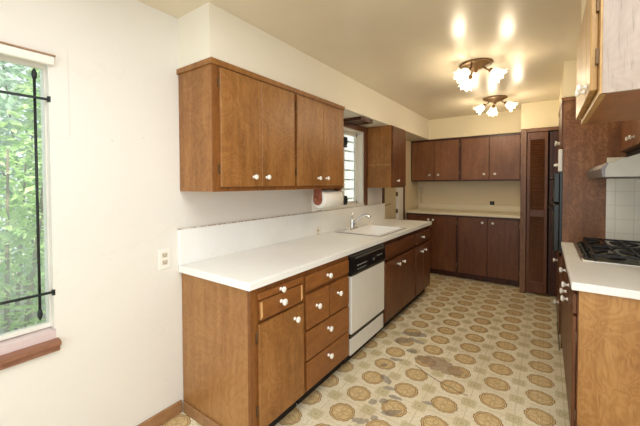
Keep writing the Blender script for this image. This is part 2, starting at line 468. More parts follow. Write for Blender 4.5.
obj('headrail_cap', B(.006, .029, W1[0] + .02, -.606, 1.978, 1.984), 'base', w)
for k in range(5):
    y = -.670 - .21 * k; bm = bm_new()
    tube(bm, [(-.022, y, .83), (-.022, y, 1.89)], .0055, 8)
    for z, d in ((1.882, 1), (.835, -1)): lathe(bm, [(0, -.012), (.007, -.008), (.0105, .010), (.009, .022), (.003, .036), (0, .04)], (-.022, y, z), (0, 0, d), 10)
    obj('security_bar', bm, 'iron', w)
for z in (1.79, .914):
    bm = bm_new(); bar(bm, (-.012, W1[0] + .002, z), (-.012, -.618, z), .010, .010); box(bm, -.0145, .0, -.630, -.619, z - .013, z + .013)
    obj('cross_bar', bm, 'iron', w)

# window 2: over the sink
w = sroot('window_2', (0, 1.95, 1.1), 'window over the sink', 'window')
bm = bm_new()
box(bm, .001, .02, 2.412, 2.487, 1.135, 2.09, .003); box(bm, .001, .02, 1.41, 1.488, 1.135, 2.09, .003); box(bm, .001, .02, 1.488, 2.412, 2.03, 2.09, .003)
obj('casing', bm, 'dark', w)
bm = bm_new()
box(bm, -.118, -.002, 2.39, 2.409, 1.137, 2.028); box(bm, -.118, -.002, 1.491, 1.51, 1.137, 2.028); box(bm, -.118, -.002, 1.51, 2.39, 2.008, 2.028)
box(bm, -.118, .012, 1.491, 2.409, 1.137, 1.16)
obj('window_frame', bm, 'white_trim', w)
bm = bm_new()
for a, b in ((1.51, 1.54), (2.06, 2.085), (2.36, 2.39)): box(bm, -.105, -.075, a, b, 1.16, 2.008)
box(bm, -.105, -.075, 1.51, 2.39, 1.16, 1.19); box(bm, -.105, -.075, 1.51, 2.39, 1.975, 2.008)
obj('sash', bm, 'white_trim', w)
obj('pane', B(-.092, -.088, 1.53, 2.37, 1.18, 1.985), 'glass2', w)
for z in (1.22, 1.335, 1.45, 1.565, 1.68, 1.795, 1.91):
    bm = bm_new(); bar(bm, (-.135, 1.50, z), (-.135, 2.40, z), .016, .016); obj('security_bar', bm, 'greybar', w)
for y in (1.72, 2.17):
    bm = bm_new(); bar(bm, (-.15, y, 1.16), (-.15, y, 2.02), .016, .016); obj('security_bar', bm, 'greybar', w)
for z in (1.88, 1.20):
    bm = bm_new(); box(bm, -.074, -.055, 2.055, 2.115, z - .06, z + .06, .004); box(bm, -.055, -.04, 2.07, 2.10, z - .02, z + .045, .003)
    obj('latch', bm, 'black', w)

# door 1: beige door at the end of the left counter
d = sroot('door_1', (0, 3.4, 0), 'beige door beyond the end of the left counter', 'door')
bm = bm_new(); box(bm, -.085, -.03, 3.05, 3.52, .01, 1.99); obj('door_slab', bm, 'door_paint', d)
bm = bm_new(); prism(bm, [(3.06, 1.075), (3.33, 1.10), (3.33, 1.112), (3.06, 1.087)], 'x', -.03, -.026); obj('crack', bm, 'slot', d)
bm = bm_new(); box(bm, -.118, .012, 3.535, 3.72, .0, 2.0, .004); obj('door_jamb', bm, 'white_trim', d)
bm = bm_new(); box(bm, -.118, .016, 3.725, 3.79, .0, 2.05, .004); box(bm, .0, .016, 2.955, 3.015, 1.13, 2.05, .003); box(bm, .0, .016, 3.015, 3.725, 1.99, 2.05, .003)
obj('casing', bm, 'darker', d)
for z in (1.24, .985, .3):
    bm = bm_new(); box(bm, -.03, -.010, 3.522, 3.534, z - .03, z + .03); tube(bm, [(-.004, 3.528, z - .034), (-.004, 3.528, z + .034)], .005, 8); obj('hinge', bm, 'hinge', d)

# door 2: louvered bifold closet door
d = sroot('door_2', (1.78, 3.71, 0), 'dark brown louvered folding closet door', 'door')
def leaf(x0, x1, y0, y1, mat, louv):
    bm = bm_new(); sw = .034
    box(bm, x0, x0 + sw, y0, y1, .02, 2.03, .002); box(bm, x1 - sw, x1, y0, y1, .02, 2.03, .002)
    for a, b in ((.02, .16), (.98, 1.06), (1.94, 2.03)): box(bm, x0 + sw, x1 - sw, y0, y1, a, b)
    f = obj('door_leaf', bm, mat, d)
    if louv:
        bm = bm_new()
        for lo, hi in ((.16, .98), (1.06, 1.94)):
            n = int((hi - lo) / .03)
            for i in range(n):
                z = lo + (i + .5) * (hi - lo) / n
                prism(bm, [(y0 + .002, z - .012), (y0 + .008, z - .013), (y1 - .002, z + .010), (y1 - .008, z + .012)], 'x', x0 + sw, x1 - sw)
        obj('louver_panel', bm, mat, f)
    else:
        bm = bm_new(); box(bm, x0 + sw, x1 - sw, y0 + .01, y1, .16, 1.94); obj('flat_panel', bm, mat, f)
    return f
leaf(1.632, 1.846, 3.70, 3.73, 'dark', True)
leaf(1.862, 1.968, 3.73, 3.755, 'darker', False)
struct('closet_shade_sheet', B(1.60, 1.98, 3.80, 3.82, 0, 2.08), 'shadow')  # dark sheet standing in for the shade inside the closet

# ------------------------------------------------------------------ left wall cabinets
UB, UT = 1.362, 2.060
u = thing('wall_cabinet', 'long honey-brown four-door wall cabinet on the left wall above the dishwasher counter', 'cabinet', (0, 0, UB))
obj('carcass', B(.003, .318, -.003, 1.398, UB, UT + .02), 'honey', u)
bm = bm_new(); box(bm, .318, .325, -.003, 1.398, UB, UT + .02); obj('face_frame', bm, 'frame', u)
bm = bm_new(); prism(bm, [(.0, 2.066), (.332, 2.066), (.338, 2.086), (.338, 2.096), (.0, 2.096)], 'y', -.014, 1.402); obj('crown_trim', bm, 'honey', u)
for (a, b, kn, hg) in ((.042, .354, .300, .036), (.357, .684, .412, None), (.720, 1.053, .990, .714), (1.056, 1.366, 1.104, None)):
    dr = obj('door', B(.3255, .343, a, b, 1.388, 2.056, .003), 'honey', u)
    knob(dr, (.343, kn, 1.448), (1, 0, 0))
    if hg is not None:
        hinge(dr, .3255, hg, 1.49, 1); hinge(dr, .3255, hg, 1.975, 1)
# second wall cabinet right of the sink window
u = thing('wall_cabinet', 'narrow single-door brown wall cabinet right of the window over the sink', 'cabinet', (0, 2.49, 1.35))
obj('carcass', B(.003, .318, 2.492, 2.945, 1.35, 2.094), 'honey', u)
obj('face_frame', B(.318, .325, 2.492, 2.945, 1.35, 2.094), 'frame', u)
obj('side_batten', B(.021, .318, 2.4885, 2.492, 1.618, 1.636, .001), 'panel', u)
dr = obj('door', B(.3255, .343, 2.512, 2.932, 1.366, 2.08, .003), 'dark', u); knob(dr, (.343, 2.655, 1.435), (1, 0, 0))

# ------------------------------------------------------------------ left base run
FX = .61; ZT = .870
def base_unit(name, label, y0, y1, hollow=False, mats=('panel', 'frame'), x0=.003):
    r = thing(name, label, 'cabinet', (0, y0, 0))
    bm = bm_new()
    if hollow:
        for a, b in ((y0, y0 + .018), (y1 - .018, y1)): box(bm, x0, FX - .02, a, b, .095, ZT)
        box(bm, x0, FX - .02, y0 + .018, y1 - .018, .095, .115)
    else: box(bm, x0, FX - .02, y0, y1, .095, ZT)
    obj('carcass', bm, mats[0], r)
    bm = bm_new()
    if hollow:
        for a, b in ((y0, y0 + .02), (y1 - .02, y1), ((y0 + y1) / 2 - .012, (y0 + y1) / 2 + .012)): box(bm, FX - .02, FX, a, b, .095, ZT)
        for a, b in ((.095, .115), (.67, .69), (.83, ZT)): box(bm, FX - .0199, FX - .0001, y0 + .001, y1 - .001, a, b)
    else: box(bm, FX - .02, FX, y0, y1, .095, ZT)
    obj('face_frame', bm, mats[1], r)
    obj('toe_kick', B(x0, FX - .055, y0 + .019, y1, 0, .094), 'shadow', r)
    if y0 == 0: obj('end_panel', prism(bm_new(), [(x0, .0), (FX - .05, .0), (FX - .05, .0949), (x0, .0949)], 'y', .0, .018), mats[0], r)
    return r
G = .0005
def dfront(r, kind, y0, y1, z0, z1, kn=None, mat='honey', hg=None, ks=1.05):
    o = obj(kind, B(FX + G, FX + .019, y0, y1, z0, z1, .004, 2), mat, r)
    if kn: knob(o, (FX + .019, kn[0], kn[1]), (1, 0, 0), ks)
    if hg is not None:
        for z in hg[1]: hinge(o, FX + G, hg[0], z, 1)
    return o
r = base_unit('base_cabinet', 'honey-brown base cabinet with drawer and door at the near end of the left counter', 0, .430)
dfront(r, 'pull_out_board', .045, .412, .803, .838, (.225, .822), 'honey_h')
q = dfront(r, 'drawer', .053, .406, .694, .797, (.228, .752), 'honey_h', ks=1.2)
for a, b in ((.054, .070), (.389, .405)):
    bm = bm_new(); prism(bm, [(a, .70), (b, .712), (b - .004, .79), (a, .792)], 'x', FX + .019, FX + .0205); obj('bare_edge', bm, 'chip', q, 'pale bare wood where the stain has worn off')
dfront(r, 'door', .047, .418, .112, .676, (.345, .612), 'honey', (.038, (.22, .606)), 1.15)
r = base_unit('drawer_cabinet', 'honey-brown five-drawer base cabinet left of the dishwasher', .431, .984)
dfront(r, 'drawer', .448, .966, .738, .832, (.692, .788), 'honey_h', ks=1.15)
dfront(r, 'drawer', .448, .700, .496, .712, (.565, .622), 'honey_h', ks=1.15); dfront(r, 'drawer', .716, .966, .496, .712, (.822, .63), 'honey_h', ks=1.15)
dfront(r, 'drawer', .448, .966, .302, .484, (.697, .425), 'honey_h', ks=1.15); dfront(r, 'drawer', .448, .966, .112, .290, (.70, .238), 'honey_h', ks=1.15)
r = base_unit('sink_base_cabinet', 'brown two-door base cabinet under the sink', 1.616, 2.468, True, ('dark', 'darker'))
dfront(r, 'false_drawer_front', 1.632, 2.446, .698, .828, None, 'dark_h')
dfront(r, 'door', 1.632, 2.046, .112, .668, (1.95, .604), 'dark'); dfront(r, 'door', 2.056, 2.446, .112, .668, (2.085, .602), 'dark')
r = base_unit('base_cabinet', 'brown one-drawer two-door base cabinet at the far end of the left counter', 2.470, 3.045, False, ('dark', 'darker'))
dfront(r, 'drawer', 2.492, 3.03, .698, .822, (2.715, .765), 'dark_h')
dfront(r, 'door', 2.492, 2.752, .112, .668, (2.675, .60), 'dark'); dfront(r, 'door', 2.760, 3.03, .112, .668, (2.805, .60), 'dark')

# dishwasher
r = thing('dishwasher', 'white dishwasher with black control panel between the drawers and the sink cabinet', 'dishwasher', (0, .99, 0))
obj('tub', B(.02, .59, .990, 1.610, .10, .868), 'blackgrey', r)
cp = obj('control_panel', prism(bm_new(), [(.59, .70), (.635, .70), (.640, .72), (.632, .845), (.60, .868), (.59, .868)], 'y', .994, 1.608), 'black', r)
bm = bm_new(); box(bm, .634, .646, 1.05, 1.56, .824, .836, .003); obj('handle', bm, 'blackgrey', cp)
for k in range(5): obj('button', B(.6375, .6405, 1.08 + k * .034, 1.10 + k * .034, .765, .772), 'marks', cp)
for k in range(4): obj('button', B(.6385, .6412, 1.08 + k * .04, 1.105 + k * .04, .737, .742), 'marks', cp)
for k in range(3): obj('button', B(.6365, .6393, 1.44 + k * .036, 1.462 + k * .036, .775, .783), 'marks', cp)
bm = bm_new(); lathe(bm, [(0, 0), (.014, 0), (.012, .012), (0, .012)], (.637, 1.36, .765), (1, 0, 0), 16); obj('dial', bm, 'blackgrey', cp)
obj('door_panel', B(.59, .632, .998, 1.604, .252, .698, .004), 'enamel', r)
obj('dark_gap', B(.59, .617, .998, 1.604, .214, .252), 'black', r)
obj('kick_panel', B(.57, .622, .998, 1.604, .086, .214, .003), 'enamel', r)
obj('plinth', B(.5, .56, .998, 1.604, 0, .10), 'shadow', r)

# counter with a cut-out for the sink
SK = (.072, .585, 1.625, 2.31)
r = thing('countertop', 'long white laminate countertop with backsplash along the left wall', 'countertop', (0, 0, ZT))
bm = bm_new(); z0, z1 = ZT + .001, .910
Y0, Y1 = -.022, 3.092
h = (SK[0] + .012, SK[1] - .012, SK[2] + .012, SK[3] - .012)
outer = [(.003, Y0), (.630, Y0), (.630, Y1), (.003, Y1)]
def ring(bm, z):
    return [bm.verts.new((x, y, z)) for x, y in outer], [bm.verts.new((x, y, z)) for x, y in ((h[0], h[2]), (h[1], h[2]), (h[1], h[3]), (h[0], h[3]))]
to, ti = ring(bm, z1); bo, bi = ring(bm, z0)
fs = []
for i in range(4):
    j = (i + 1) % 4
    fs += [bm.faces.new((to[i], to[j], ti[j], ti[i])), bm.faces.new((bo[j], bo[i], bi[i], bi[j])), bm.faces.new((to[j], to[i], bo[i], bo[j])), bm.faces.new((ti[i], ti[j], bi[j], bi[i]))]
bmesh.ops.recalc_face_normals(bm, faces=fs)
es = [e for e in bm.edges if all(v in to for v in e.verts)] + [e for e in bm.edges if (e.verts[0] in to[:2] and e.verts[1] in bo[:2]) or (e.verts[1] in to[:2] and e.verts[0] in bo[:2])]
bmesh.ops.bevel(bm, geom=es, offset=.006, segments=3, affect='EDGES', profile=.5)
obj('slab', bm, 'lam', r)
bm = bm_new(); box(bm, .001, .020, Y0, 3.01, .910, 1.128, .003)
obj('backsplash', bm, 'lam', r)
obj('caulk_line', B(.001, .014, Y0, 3.01, 1.128, 1.1335), 'caulk', r)

# sink
def rrect(x0, x1, y0, y1, rad, n=5):
    out = []
    for cx, cy, a in ((x1 - rad, y1 - rad, 0), (x0 + rad, y1 - rad, 90), (x0 + rad, y0 + rad, 180), (x1 - rad, y0 + rad, 270)):
        for i in range(n + 1):
            t = R(a + 90 * i / n); out.append((cx + rad * math.cos(t), cy + rad * math.sin(t)))
    return out
def loft(bm, loops, close=True, smooth=True):
    rs = [[bm.verts.new((x, y, z)) for x, y in lp] for lp, z in loops]
    n = len(rs[0]); fs = []
    for p, q in zip(rs, rs[1:]):
        for i in range(n): fs.append(bm.faces.new((p[i], p[(i + 1) % n], q[(i + 1) % n], q[i])))
    if close: fs.append(bm.faces.new(rs[-1]))
    for f in fs: f.smooth = smooth
    return bm
r = thing('sink', 'white drop-in kitchen sink set in the left countertop under the window', 'sink', (.33, 1.98, .911))
x0, x1, y0, y1 = SK
bm = bm_new()
loft(bm, [(rrect(x0 + .004, x1 - .004, y0 + .004, y1 - .004, .03), .9135), (rrect(x0 + .006, x1 - .006, y0 + .006, y1 - .006, .03), .919), (rrect(x0 + .085, x1 - .035, y0 + .03, y1 - .03, .05), .918),
          (rrect(x0 + .092, x1 - .042, y0 + .037, y1 - .037, .05), .905), (rrect(x0 + .105, x1 - .055, y0 + .05, y1 - .05, .06), .79), (rrect(x0 + .15, x1 - .10, y0 + .10, y1 - .10, .06), .765)])
bmesh.ops.recalc_face_normals(bm, faces=bm.faces[:])
obj('basin', bm, 'sinkwhite', r)
bm = bm_new(); lo = [(rrect(x0, x1, y0, y1, .032), .9105), (rrect(x0, x1, y0, y1, .032), .9155), (rrect(x0 + .007, x1 - .007, y0 + .007, y1 - .007, .03), .9165)]
loft(bm, lo, False); bmesh.ops.recalc_face_normals(bm, faces=bm.faces[:])
obj('metal_rim', bm, 'rim', r, 'thin grey metal rim')
obj('drain', lathe(bm_new(), [(0, .004), (.02, .004), (.04, .002), (.045, 0)], (.36, 1.985, .7655), (0, 0, 1), 20), 'steel', r)
# faucet
fx, fy = .128, 1.905
r = thing('faucet', 'chrome single-lever faucet standing at the back of the white sink', 'faucet', (fx, fy, .919))
obj('base_plate', loft(bm_new(), [(rrect(fx - .028, fx + .028, fy - .10, fy + .10, .027), .9192), (rrect(fx - .028, fx + .028, fy - .10, fy + .10, .027), .925), (rrect(fx - .02, fx + .02, fy - .09, fy + .09, .019), .929)]), 'chrome', r)
obj('body', lathe(bm_new(), [(.027, 0), (.026, .03), (.023, .06), (.024, .085), (.020, .10), (0, .108)], (fx, fy, .928), (0, 0, 1), 20), 'chrome', r)
sp = [(fx + .005, fy + .003, .965), (fx + .05, fy + .02, 1.01), (fx + .085, fy + .03, 1.046), (fx + .115, fy + .04, 1.064), (fx + .14, fy + .048, 1.069), (fx + .162, fy + .055, 1.062)]
q = obj('spout', tube(bm_new(), sp, [.017, .015, .014, .0135, .0135, .014], 14), 'chrome', r)
obj('spray_head', lathe(bm_new(), [(0, 0), (.017, 0), (.02, .012), (.018, .045), (.0145, .052), (0, .052)], Vector(sp[-1]) + Vector((.022, .008, -.022)), (-.55, -.2, .45), 16), 'chrome', q)
bm = bm_new(); tube(bm, [(fx, fy, 1.03), (fx - .002, fy - .004, 1.06), (fx + .002, fy - .002, 1.095)], [.014, .011, .010], 12); obj('lever', bm, 'chrome', r)

# paper towel holder under the long wall cabinet, and its roll
PX, PZ = .235, 1.270
r = thing('paper_towel_holder', 'reddish wooden paper towel holder under the right end of the long wall cabinet', 'paper towel holder', (PX, 1.27, UB))
shield = [(-.034, 1.3605), (.034, 1.3605), (.040, 1.30), (.043, 1.265), (.034, 1.235), (.012, 1.220), (-.012, 1.220), (-.034, 1.235), (-.043, 1.265), (-.040, 1.30)]
for a in (1.108, 1.432):
    obj('end_bracket', prism(bm_new(), [(PX + p, z) for p, z in shield], 'y', a, a + .016), 'terra', r)
obj('mounting_board', B(PX - .05, PX + .05, 1.126, 1.430, 1.349, 1.3605), 'darker', r)
bm = bm_new(); tube(bm, [(PX, 1.098, PZ), (PX, 1.455, PZ)], .010, 12)
lathe(bm, [(.006, 0), (.006, .014), (.016, .018), (.018, .028), (.012, .038), (0, .040)], (PX, 1.108, PZ), (0, -1, 0), 14); obj('rod', bm, 'terra', r)
r = thing('paper_towel_roll', 'white paper towel roll hanging on the wooden holder', 'paper towels', (PX, 1.28, PZ))
bm = bm_new(); lathe(bm, [(.021, 0), (.072, 0), (.074, .003), (.074, .289), (.072, .292), (.021, .292)], (PX, 1.132, PZ), (0, 1, 0), 36); obj('roll', bm, 'paper', r)
bm = bm_new(); prof = [(PX - .0745, PZ), (PX - .075, PZ - .03), (PX - .07, PZ - .07), (PX - .066, PZ - .105), (PX - .069, PZ - .107), (PX - .074, PZ - .07), (PX - .079, PZ - .03), (PX - .0775, PZ)]
prism(bm, prof, 'y', 1.135, 1.42); obj('loose_sheet', bm, 'paper', r)

# brown framed vent under the soffit by the sink window
r = thing('soffit_vent', 'brown-framed vent under the soffit above the sink window', 'vent', (.16, 1.99, 2.096))
bm = bm_new(); a0, a1, b0, b1 = .045, .265, 1.85, 2.12
for q in ((a0, a0 + .02, b0, b1), (a1 - .02, a1, b0, b1), (a0 + .02, a1 - .02, b0, b0 + .02), (a0 + .02, a1 - .02, b1 - .02, b1)): box(bm, *q, 2.062, 2.0962)
obj('frame', bm, 'darker', r)
bm = bm_new()
for k in range(8): x = a0 + .03 + k * .0215; box(bm, x, x + .008, b0 + .02, b1 - .02, 2.07, 2.084)
box(bm, a0 + .02, a1 - .02, b0 + .02, b1 - .02, 2.09, 2.0955); obj('grille', bm, 'casing', r)

# outlets
def outlet(label, o, n, mat, w=.07, hh=.115, group=None, face='slot', loc=None):
    """o centre on the wall, n outward axis 'x' or '-y'"""
    x, y, z = o
    r = thing('outlet', label, 'outlet', o)
    t = .005
    def bb(bm, u0, u1, v0, v1, d0, d1, bev=0.):
        if n == 'x': return box(bm, x + d0, x + d1, y + u0, y + u1, z + v0, z + v1, bev)
        return box(bm, x + u0, x + u1, y - d1, y - d0, z + v0, z + v1, bev)
    obj('cover_plate', bb(bm_new(), -w / 2, w / 2, -hh / 2, hh / 2, 0, t, .0015), mat, r)
    for v in (.021, -.021):
        f = obj('socket', bb(bm_new(), -.016, .016, v - .014, v + .014, t, t + .002, .0006), 'socket', r)
        bm = bm_new(); bb(bm, -.009, -.006, v - .004, v + .007, t + .002, t + .0026); bb(bm, .006, .009, v - .004, v + .007, t + .002, t + .0026); bb(bm, -.003, .003, v - .010, v - .005, t + .002, t + .0026)
        obj('slots', bm, face, f)
    return r
outlet('white double outlet on the cream wall left of the near counter', (0, -.106, .968), 'x', 'plate', .072, .12)
outlet('white outlet set in the backsplash below the paper towels', (.0205, 1.412, .93), 'x', 'plate', .11, .105)
outlet('beige outlet on the back wall above the left end of the back counter', (.06, YB - .0005, 1.285), '-y', 'plate_far', .075, .12)
r = thing('outlet', 'small dark outlet on the back wall above the middle of the back counter', 'outlet', (1.155, YB, 1.092))
obj('cover_plate', B(1.125, 1.185, YB - .006, YB - .0005, 1.064, 1.12, .001), 'shadow', r)
obj('socket', B(1.14, 1.17, YB - .009, YB - .006, 1.078, 1.106, .001), 'blackgrey', r)
tag(obj('wire_channel', B(.045, .075, YB - .012, YB - .0005, 1.062, 1.224, .003), 'plate_far'), 'beige wire channel running down the back wall from the beige outlet', 'wire channel')

# ------------------------------------------------------------------ back wall cabinets
def back_upper(x0, x1, label, doors, hx):
    r = thing('wall_cabinet', label, 'cabinet', (x0, 4.1, 1.432))
    obj('carcass', B(x0, x1, 4.121, YB - .002, 1.432, 2.095), 'darker', r)
    obj('face_frame', B(x0, x1, 4.118 - .016, 4.121, 1.432, 2.095), 'darker', r)
    for a, b, k in doors:
        dr = obj('door', B(a, b, 4.085, 4.1015, 1.452, 2.062, .003), 'back', r); knob(dr, (k, 4.085, 1.532), (0, -1, 0), 1.1)
    for z in (1.56, 1.98): hinge(dr if hx > (x0 + x1) / 2 else r, hx, 4.1015, z, -1, 'y')
    return r
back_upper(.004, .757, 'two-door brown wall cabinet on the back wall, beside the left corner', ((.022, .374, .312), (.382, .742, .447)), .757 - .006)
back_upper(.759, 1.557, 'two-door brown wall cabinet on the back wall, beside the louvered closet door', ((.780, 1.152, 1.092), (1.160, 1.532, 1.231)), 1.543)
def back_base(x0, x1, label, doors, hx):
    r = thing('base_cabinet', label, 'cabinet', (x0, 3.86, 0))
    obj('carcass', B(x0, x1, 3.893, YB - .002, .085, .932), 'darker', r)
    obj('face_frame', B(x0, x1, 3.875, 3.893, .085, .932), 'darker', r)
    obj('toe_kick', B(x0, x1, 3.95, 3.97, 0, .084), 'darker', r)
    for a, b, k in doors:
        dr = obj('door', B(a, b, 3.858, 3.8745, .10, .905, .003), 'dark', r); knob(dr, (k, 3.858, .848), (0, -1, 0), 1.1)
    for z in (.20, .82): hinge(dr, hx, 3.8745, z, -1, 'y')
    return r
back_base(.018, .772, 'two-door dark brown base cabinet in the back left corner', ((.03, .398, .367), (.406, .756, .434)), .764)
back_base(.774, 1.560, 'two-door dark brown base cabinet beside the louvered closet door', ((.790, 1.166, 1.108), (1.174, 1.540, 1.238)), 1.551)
r = thing('countertop', 'cream countertop along the back wall', 'countertop', (.8, 4.1, .933))
obj('slab', B(.018, 1.562, 3.842, YB - .001, .933, .970, .004), 'lam_far', r)
obj('backsplash', B(.018, 1.562, YB - .02, YB - .001, .970, 1.06, .003), 'lam_far', r)

# ------------------------------------------------------------------ tall oven cabinet, oven
r = thing('tall_oven_cabinet', 'tall scuffed brown oven cabinet behind the cooktop', 'cabinet', (1.95, 2.26, 0))
obj('side_panel', B(1.945, XR - .002, 2.26, 2.28, 0, 2.09), 'tower', r)
bm = bm_new(); prism(bm, [(1.932, 2.082), (XR - .001, 2.082), (XR - .001, 2.11), (1.925, 2.11)], 'y', 2.246, 3.11); obj('crown_trim', bm, 'tower', r)
obj('far_side_panel', B(1.945, XR - .002, 3.08, 3.10, 0, 2.082), 'darker', r)
obj('back_panel', B(XR - .02, XR - .002, 2.28, 3.08, 0, 2.082), 'darker', r)
obj('face_frame', B(1.95, 1.97, 2.28, 3.08, 1.50, 2.082), 'darker', r)
bm = bm_new(); box(bm, 1.95, 1.97, 2.28, 3.08, .08, .80); obj('lower_frame', bm, 'darker', r)
obj('oven_shelf', B(1.95, XR - .02, 2.28, 3.08, .785, .80), 'darker', r)
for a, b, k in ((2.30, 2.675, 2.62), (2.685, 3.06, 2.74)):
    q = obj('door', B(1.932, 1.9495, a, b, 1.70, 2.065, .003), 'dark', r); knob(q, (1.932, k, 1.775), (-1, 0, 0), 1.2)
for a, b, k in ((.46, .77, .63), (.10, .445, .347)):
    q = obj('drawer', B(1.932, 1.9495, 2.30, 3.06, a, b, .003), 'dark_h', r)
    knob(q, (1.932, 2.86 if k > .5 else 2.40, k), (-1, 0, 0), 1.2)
r = thing('wall_oven', 'black built-in double oven in the tall brown cabinet', 'oven', (1.92, 2.68, .80))
obj('oven_body', B(1.952, 2.48, 2.31, 3.05, .803, 1.495), 'ovenblack', r)
obj('trim_frame', B(1.925, 1.952, 2.295, 3.065, .803, 1.498, .003), 'ovenblack', r)
for a, b in ((.815, 1.22), (1.235, 1.49)):
    q = obj('oven_door', B(1.885, 1.925, 2.31, 3.05, a, b, .006), 'ovenblack', r)
    bm = bm_new(); tube(bm, [(1.884, 2.36, b - .05), (1.862, 2.37, b - .05), (1.862, 2.99, b - .05), (1.884, 3.0, b - .05)], .008, 8); obj('handle', bm, 'black', q)
r = thing('container', 'white box-shaped container on top of the black oven', 'container', (1.915, 2.36, 1.50))
obj('body', B(1.914, 1.944, 2.305, 2.42, 1.4985, 1.69, .005), 'enamel', r)
obj('spout', lathe(bm_new(), [(0, 0), (.012, 0), (.014, .02), (.008, .032), (0, .034)], (1.915, 2.37, 1.56), (-1, 0, -.2), 12), 'enamel', r)

# ------------------------------------------------------------------ right base cabinet, counter, cooktop
RX = 1.965
r = thing('base_cabinet', 'brown base cabinet under the cooktop, with a pale birch end panel facing the camera', 'cabinet', (RX, .93, 0))
obj('end_panel', B(RX + .005, XR - .002, .93, .948, 0, .868), 'curly', r, 'pale birch end panel with wavy grain')
obj('carcass', B(RX + .02, XR - .002, .948, 2.255, .095, .868), 'darker', r)
obj('face_frame', B(RX, RX + .02, .944, 2.255, .095, .868), 'dark', r)
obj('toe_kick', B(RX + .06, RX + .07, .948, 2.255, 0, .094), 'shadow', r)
for y0, y1, kd, kn in ((.956, 1.44, 1.27, 1.36), (1.45, 1.93, 1.66, 1.53)):
    q = obj('drawer', B(RX - .0185, RX - G, y0, y1, .738, .842, .003), 'dark_h', r); knob(q, (RX - .0185, kd, .80), (-1, 0, 0), 1.15)
    q = obj('door', B(RX - .0185, RX - G, y0, y1, .112, .724, .003), 'dark', r); knob(q, (RX - .0185, kn, .69), (-1, 0, 0), 1.15)
    for z in (.22, .62): hinge(q, RX - G, y0 - .004 if kn > (y0 + y1) / 2 else y1 - .010, z, -1)
obj('filler_panel', B(RX - .0185, RX - G, 1.94, 2.245, .112, .842, .003), 'dark', r)
r = thing('countertop', 'short white laminate countertop on the right holding the cooktop', 'countertop', (2.2, .91, .87))
bm = bm_new(); box(bm, 1.938, XR - .001, .906, 2.249, .870, .911, .006, 2); obj('slab', bm, 'lam', r)
# cooktop
cx0, cx1, cy0, cy1 = 2.014, 2.524, 1.490, 2.222
r = thing('gas_cooktop', 'black and steel gas cooktop set in the right counter', 'cooktop', (2.27, 1.86, .912))
bm = bm_new(); loft(bm, [(rrect(cx0, cx1, cy0, cy1, .015), .9115), (rrect(cx0, cx1, cy0, cy1, .015), .917), (rrect(cx0 + .012, cx1 - .012, cy0 + .012, cy1 - .012, .015), .9215), (rrect(cx0 + .03, cx1 - .03, cy0 + .03, cy1 - .03, .02), .916)])
bmesh.ops.recalc_face_normals(bm, faces=bm.faces[:]); obj('tray', bm, 'steel', r)
for bx in (2.19, 2.40):
    for by in (1.665, 2.047):
        b = obj('burner', lathe(bm_new(), [(.062, 0), (.06, .004), (.045, .006), (.043, .016), (.030, .018), (0, .018)], (bx, by, .9165), (0, 0, 1), 24), 'castiron', r)
        obj('burner_cap', lathe(bm_new(), [(.034, 0), (.036, .003), (.032, .008), (0, .009)], (bx, by, .9345), (0, 0, 1), 24), 'black', b)
for by in (1.665, 2.047):
    bm = bm_new(); a0, a1, b0, b1, z = 2.085, 2.505, by - .175, by + .175, .957; t = .011
    for p, q in (((a0, b0), (a1, b0)), ((a0, b1), (a1, b1)), ((a0, b0), (a0, b1)), ((a1, b0), (a1, b1)), ((2.295, b0), (2.295, b1))): bar(bm, (*p, z), (*q, z), t, .013)
    for bx in (2.19, 2.40):
        for k in range(4):
            c, s = math.cos(k * PI / 2), math.sin(k * PI / 2); e = .105 if k % 2 == 0 else .175
            bar(bm, (bx + c * .03, by + s * .03, z + .004), (bx + c * e, by + s * e, z + .002), .010, .012)
        for k in range(4):
            c, s = math.cos(k * PI / 2 + PI / 4), math.sin(k * PI / 2 + PI / 4)
            bar(bm, (bx + c * .045, by + s * .045, z + .003), (bx + c * .14, by + s * .14, z), .008, .010)
    for x in (a0, a1, 2.295):
        for y in (b0, b1): bar(bm, (x, y, .917), (x, y, z), .011)
    obj('grate', bm, 'castiron', r)
for y in (1.60, 1.74, 1.86, 1.98, 2.12):
    obj('control_knob', lathe(bm_new(), [(.021, 0), (.021, .006), (.016, .010), (.015, .024), (0, .026)], (2.054, y, .9165), (0, 0, 1), 18), 'black', r)

# ------------------------------------------------------------------ hood and right uppers
HZ = 1.437; hy0, hy1 = 1.385, 2.2485
r = thing('range_hood', 'pale metal range hood above the cooktop', 'range hood', (2.3, hy0, HZ))
prof = [(2.100, HZ), (2.100, HZ + .052), (2.122, HZ + .088), (2.31, HZ + .130), (2.571, HZ + .150), (2.571, HZ)]
bm = bm_new()
prism(bm, [(2.112, HZ + .002), (2.112, HZ + .05), (2.124, HZ + .080), (2.34, HZ + .162), (2.571, HZ + .149), (2.571, HZ + .002)], 'y', hy0 + .004, hy1)
obj('shell', bm, 'hoodpaint', r)
bm = bm_new(); prism(bm, [(2.100, HZ), (2.093, HZ + .05), (2.120, HZ + .084), (2.126, HZ + .081), (2.112, HZ + .05), (2.112, HZ)], 'y', hy0, hy1); obj('front_lip', bm, 'rim', r, 'shiny metal front lip')
bm = bm_new(); box(bm, 2.15, 2.52, hy0 + .08, hy1 - .08, HZ - .004, HZ + .002); obj('filter', bm, 'blackgrey', r)
r = thing('wall_cabinet', 'brown wall cabinet mounted directly above the range hood', 'cabinet', (2.3, 1.36, 1.635))
obj('carcass', B(2.325, XR - .002, 1.36, 2.258, 1.635, 2.095), 'dark', r)
obj('face_frame', B(2.31, 2.325, 1.36, 2.258, 1.635, 2.095), 'darker', r)
